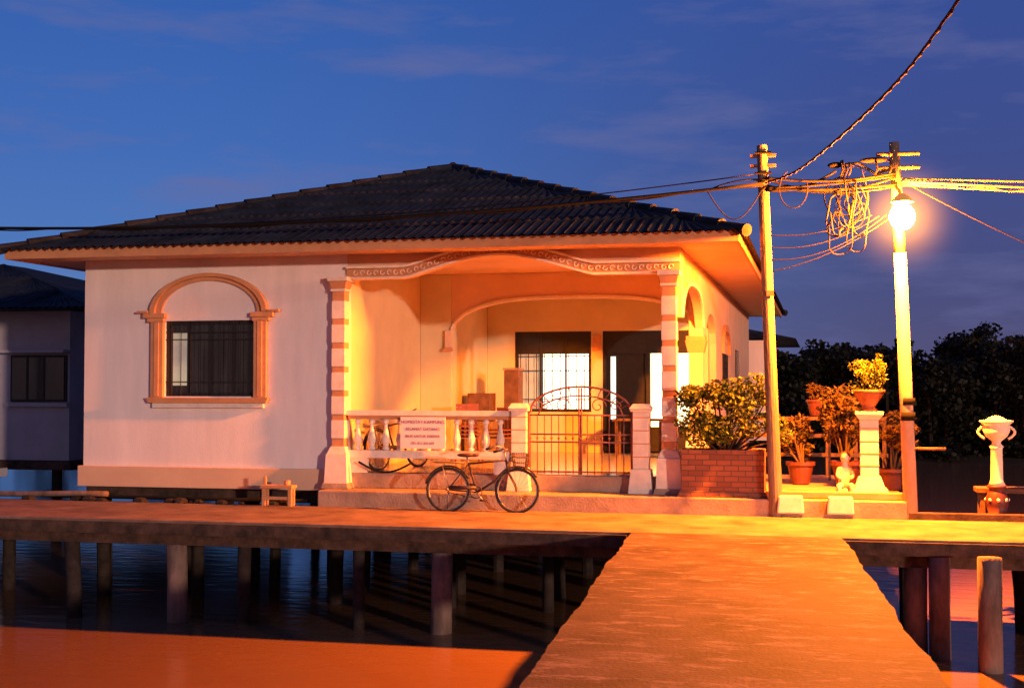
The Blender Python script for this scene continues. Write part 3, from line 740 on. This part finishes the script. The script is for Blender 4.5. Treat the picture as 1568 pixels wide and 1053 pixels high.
b.tube(cat((PX+.15,PY,4.75),(6,21,2.8),.15,30),.008,'cable',5)
b.done('overhead_cable.002',None,smooth=True)
b=MB()
for i in range(5):
    b.tube(cat((-.75,19.36+U(-.05,.05),4.85+U(-.1,.1)),(PX-.08,PY-.1,4.85+U(-.1,.1)),U(.02,.2),24),U(.01,.022),'cable',5)
b.tube(cat((-.75,19.36,4.75),(.25,19.4,5.0),.1,10),.02,'cable',5)
for i in range(14):
    c=Vector((U(.25,.75),PY-U(-.05,.2),U(4.05,4.85))); rx=U(.08,.26); rz=U(.16,.42); ph=U(0,6); tw=U(-.4,.4)
    b.tube([c+Vector((rx*math.cos(t)+.03*math.sin(3*t+ph),.1*math.sin(t*2+ph),rz*math.sin(t+tw))) for t in lin(ph,ph+U(4.5,7.5),30)],U(.006,.014),'cable',5)
for i in range(4):
    b.tube(cat((-.72,19.4,4.1-.18*i),(.75+.1*i,PY-.1,4.4+U(-.2,.2)),U(.1,.3),20),.007,'cable',4)
b.tube([Vector((-.35+.2*math.cos(t),19.3,4.75+.28*math.sin(t))) for t in lin(2,6.6,20)],.009,'cable',5)
for i in range(6):
    x=U(.3,1.0); b.tube([(x,PY-.1,4.9),(x+.05,PY-.12,5.0),(x+.02,PY-.1,5.08+U(0,.1))],.014,'cable',5)
b.done('cable_tangle',None,smooth=True)

# ================================================================ NEIGHBOUR HOUSE
N=empty('neighbor_house'); b=MB()
b.box(-28,-15.6,25,25.2,.3,3.55,'nwall'); b.box(-15.8,-15.6,25.2,37,.3,3.55,'nwall')
b.box(-28,-15.5,24.9,37,.1,.28,'edge')
wa=-17.0
b.box(wa,wa+1.35,24.96,24.998,1.55,2.55,'wframe'); b.box(wa+.05,wa+1.3,24.94,24.958,1.6,2.5,'glass')
b.box(wa-.15,wa+1.4,24.75,24.99,2.60,2.66,'nwall'); b.box(wa-.1,wa+1.4,24.9,24.99,1.45,1.53,'nwall')
for x in (wa+.4,wa+.8): b.box(x,x+.05,24.93,24.939,1.6,2.5,'wframe')
for x in lin(-27,-16,8):
    b.tube([(x,25.2,WZ-1),(x,25.2,.1)],.11,'piledark',8)
b.box(-22,-17.5,22.8,24.9,.3,.45,'nwall'); b.box(-17.65,-17.5,22.8,22.95,.45,3.2,'nwall')
for x in lin(-21.8,-17.8,16): b.box(x,x+.06,22.83,22.89,.45,1.2,'nwall')
b.box(-22,-17.5,22.8,22.92,1.2,1.3,'nwall')
for k in range(3): b.box(-17.5+k*.28,-17.22+k*.28,23,24.4,.0,.45-.14*k,'nwall')
b.done('walls',N)
b=MB()
xx=lin(-29,-14.6,300); vs=[]
for (y,z) in ((24.1,3.52),(26.0,4.0),(26,4.03),(28.0,4.5),(28,4.53),(30.5,5.1)):
    for x in xx: vs.append((min(x,-14.6-(y-24.1)),y,z+.02*math.sin(x*2*math.pi/.17)))
fs=[]
for r in range(5):
    for i in range(299): fs.append((r*300+i,r*300+i+1,(r+1)*300+i+1,(r+1)*300+i))
b.add(vs,fs,'roof'); b.add([(-14.6,24.1,3.5),(-14.6,38,3.5),(-21,31.5,5.1),(-21,30.5,5.1),(-29,24.1,3.5),(-29,38,3.5)],[(0,1,2,3),(0,4,5,1),(1,5,2)],'roof')
b.done('roof',N,fixn=False)

# ================================================================ MANGROVE BANK
b=MB()
vs=[];fs=[];nx=60
ysb=(57,60,66,80,200,900); zb=(WZ-.3,WZ+.15,WZ+.4,WZ+.6,WZ+1,WZ+1)
for j,y in enumerate(ysb):
    for i in range(nx):
        x=-300+600*i/(nx-1); vs.append((x,y+U(-1,1)*(1 if j<3 else 0),zb[j]))
for j in range(len(ysb)-1):
    for i in range(nx-1): fs.append((j*nx+i,j*nx+i+1,(j+1)*nx+i+1,(j+1)*nx+i))
b.add(vs,fs,'mud'); b.done('mud_bank')
b=MB()
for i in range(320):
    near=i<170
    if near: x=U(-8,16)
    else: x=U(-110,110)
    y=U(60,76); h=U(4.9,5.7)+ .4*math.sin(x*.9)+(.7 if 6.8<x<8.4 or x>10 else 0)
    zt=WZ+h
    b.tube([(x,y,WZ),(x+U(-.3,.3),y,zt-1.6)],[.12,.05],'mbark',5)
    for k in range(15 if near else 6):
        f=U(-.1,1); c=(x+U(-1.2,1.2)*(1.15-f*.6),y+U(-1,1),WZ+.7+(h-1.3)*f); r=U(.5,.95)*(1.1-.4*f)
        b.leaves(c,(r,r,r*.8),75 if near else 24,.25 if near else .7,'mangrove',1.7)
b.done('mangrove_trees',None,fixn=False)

# ================================================================ WORLD
w=bpy.data.worlds.new('World'); scene.world=w; w.use_nodes=True; nt=w.node_tree
bg=nt.nodes['Background']; tc=nt.nodes.new('ShaderNodeTexCoord'); sp_=nt.nodes.new('ShaderNodeSeparateXYZ'); nt.links.new(tc.outputs['Generated'],sp_.inputs[0])
def ramp(els):
    r=nt.nodes.new('ShaderNodeValToRGB'); 
    while len(r.color_ramp.elements)<len(els): r.color_ramp.elements.new(.5)
    for e,(p,c) in zip(r.color_ramp.elements,els): e.position=p; e.color=(*c,1)
    return r
zz=nt.nodes.new('ShaderNodeMapRange'); zz.inputs['From Min'].default_value=0; zz.inputs['From Max'].default_value=.5; nt.links.new(sp_.outputs['Z'],zz.inputs['Value'])
rl=ramp([(0,(.105,.20,.46)),(.15,(.085,.20,.50)),(.35,(.055,.15,.47)),(.6,(.032,.11,.41)),(1,(.010,.04,.20))])
rr=ramp([(0,(.095,.082,.18)),(.15,(.068,.078,.21)),(.35,(.050,.078,.27)),(.6,(.036,.078,.31)),(1,(.010,.035,.17))])
nt.links.new(zz.outputs[0],rl.inputs['Fac']); nt.links.new(zz.outputs[0],rr.inputs['Fac'])
xm=nt.nodes.new('ShaderNodeMapRange'); xm.inputs['From Min'].default_value=-.48; xm.inputs['From Max'].default_value=.12; xm.interpolation_type='SMOOTHSTEP'; nt.links.new(sp_.outputs['X'],xm.inputs['Value'])
mx=nt.nodes.new('ShaderNodeMix'); mx.data_type='RGBA'; nt.links.new(xm.outputs[0],mx.inputs['Factor']); nt.links.new(rl.outputs[0],mx.inputs['A']); nt.links.new(rr.outputs[0],mx.inputs['B'])
mp=nt.nodes.new('ShaderNodeMapping'); mp.inputs['Scale'].default_value=(3.2,3.2,15); nt.links.new(tc.outputs['Generated'],mp.inputs['Vector'])
cn=nt.nodes.new('ShaderNodeTexNoise'); cn.inputs['Scale'].default_value=1.9; cn.inputs['Detail'].default_value=8; cn.inputs['Roughness'].default_value=.6; nt.links.new(mp.outputs[0],cn.inputs['Vector'])
cr=ramp([(.5,(0,0,0)),(.72,(.6,.6,.6))]); nt.links.new(cn.outputs['Fac'],cr.inputs['Fac'])
m2=nt.nodes.new('ShaderNodeMix'); m2.data_type='RGBA'; nt.links.new(cr.outputs[0],m2.inputs['Factor']); nt.links.new(mx.outputs['Result'],m2.inputs['A']); m2.inputs['B'].default_value=(.14,.15,.34,1)
ng=nt.nodes.new('ShaderNodeMapRange'); ng.inputs['From Min'].default_value=.1; ng.inputs['From Max'].default_value=-1; nt.links.new(sp_.outputs['Y'],ng.inputs['Value'])
gr=nt.nodes.new('ShaderNodeMapRange'); gr.inputs['From Min'].default_value=.6; gr.inputs['From Max'].default_value=0; nt.links.new(sp_.outputs['Z'],gr.inputs['Value'])
mm=nt.nodes.new('ShaderNodeMath'); mm.operation='MULTIPLY'; nt.links.new(ng.outputs[0],mm.inputs[0]); nt.links.new(gr.outputs[0],mm.inputs[1])
m3=nt.nodes.new('ShaderNodeMix'); m3.data_type='RGBA'; nt.links.new(mm.outputs[0],m3.inputs['Factor']); nt.links.new(m2.outputs['Result'],m3.inputs['A']); m3.inputs['B'].default_value=(.34,.19,.14,1)
nt.links.new(m3.outputs['Result'],bg.inputs['Color']); bg.inputs['Strength'].default_value=1.0

sd=bpy.data.lights.new('unseen_lamp_sun','SUN'); sd.energy=2.0; sd.color=(1,.60,.45); sd.angle=math.radians(1.5)  # added directional light standing in for an unseen lamp at right front
so=bpy.data.objects.new('unseen_lamp_sun',sd); COL.objects.link(so)
a=math.radians(45); el=math.radians(5.5)
d=Vector((-math.sin(a)*math.cos(el),math.cos(a)*math.cos(el),-math.sin(el))); so.rotation_euler=d.to_track_quat('-Z','Y').to_euler(); so.location=(20,-20,15)

cd=bpy.data.cameras.new('camera'); co=bpy.data.objects.new('camera',cd); COL.objects.link(co)
cd.sensor_width=36; cd.lens=45.9; cd.clip_end=3000; cd.clip_start=.05
co.location=(0,0,1.9); co.rotation_euler=(math.radians(91.82),0,math.radians(13.25)); scene.camera=co
scene.view_settings.view_transform='Standard'; scene.view_settings.look='None'; scene.view_settings.exposure=0
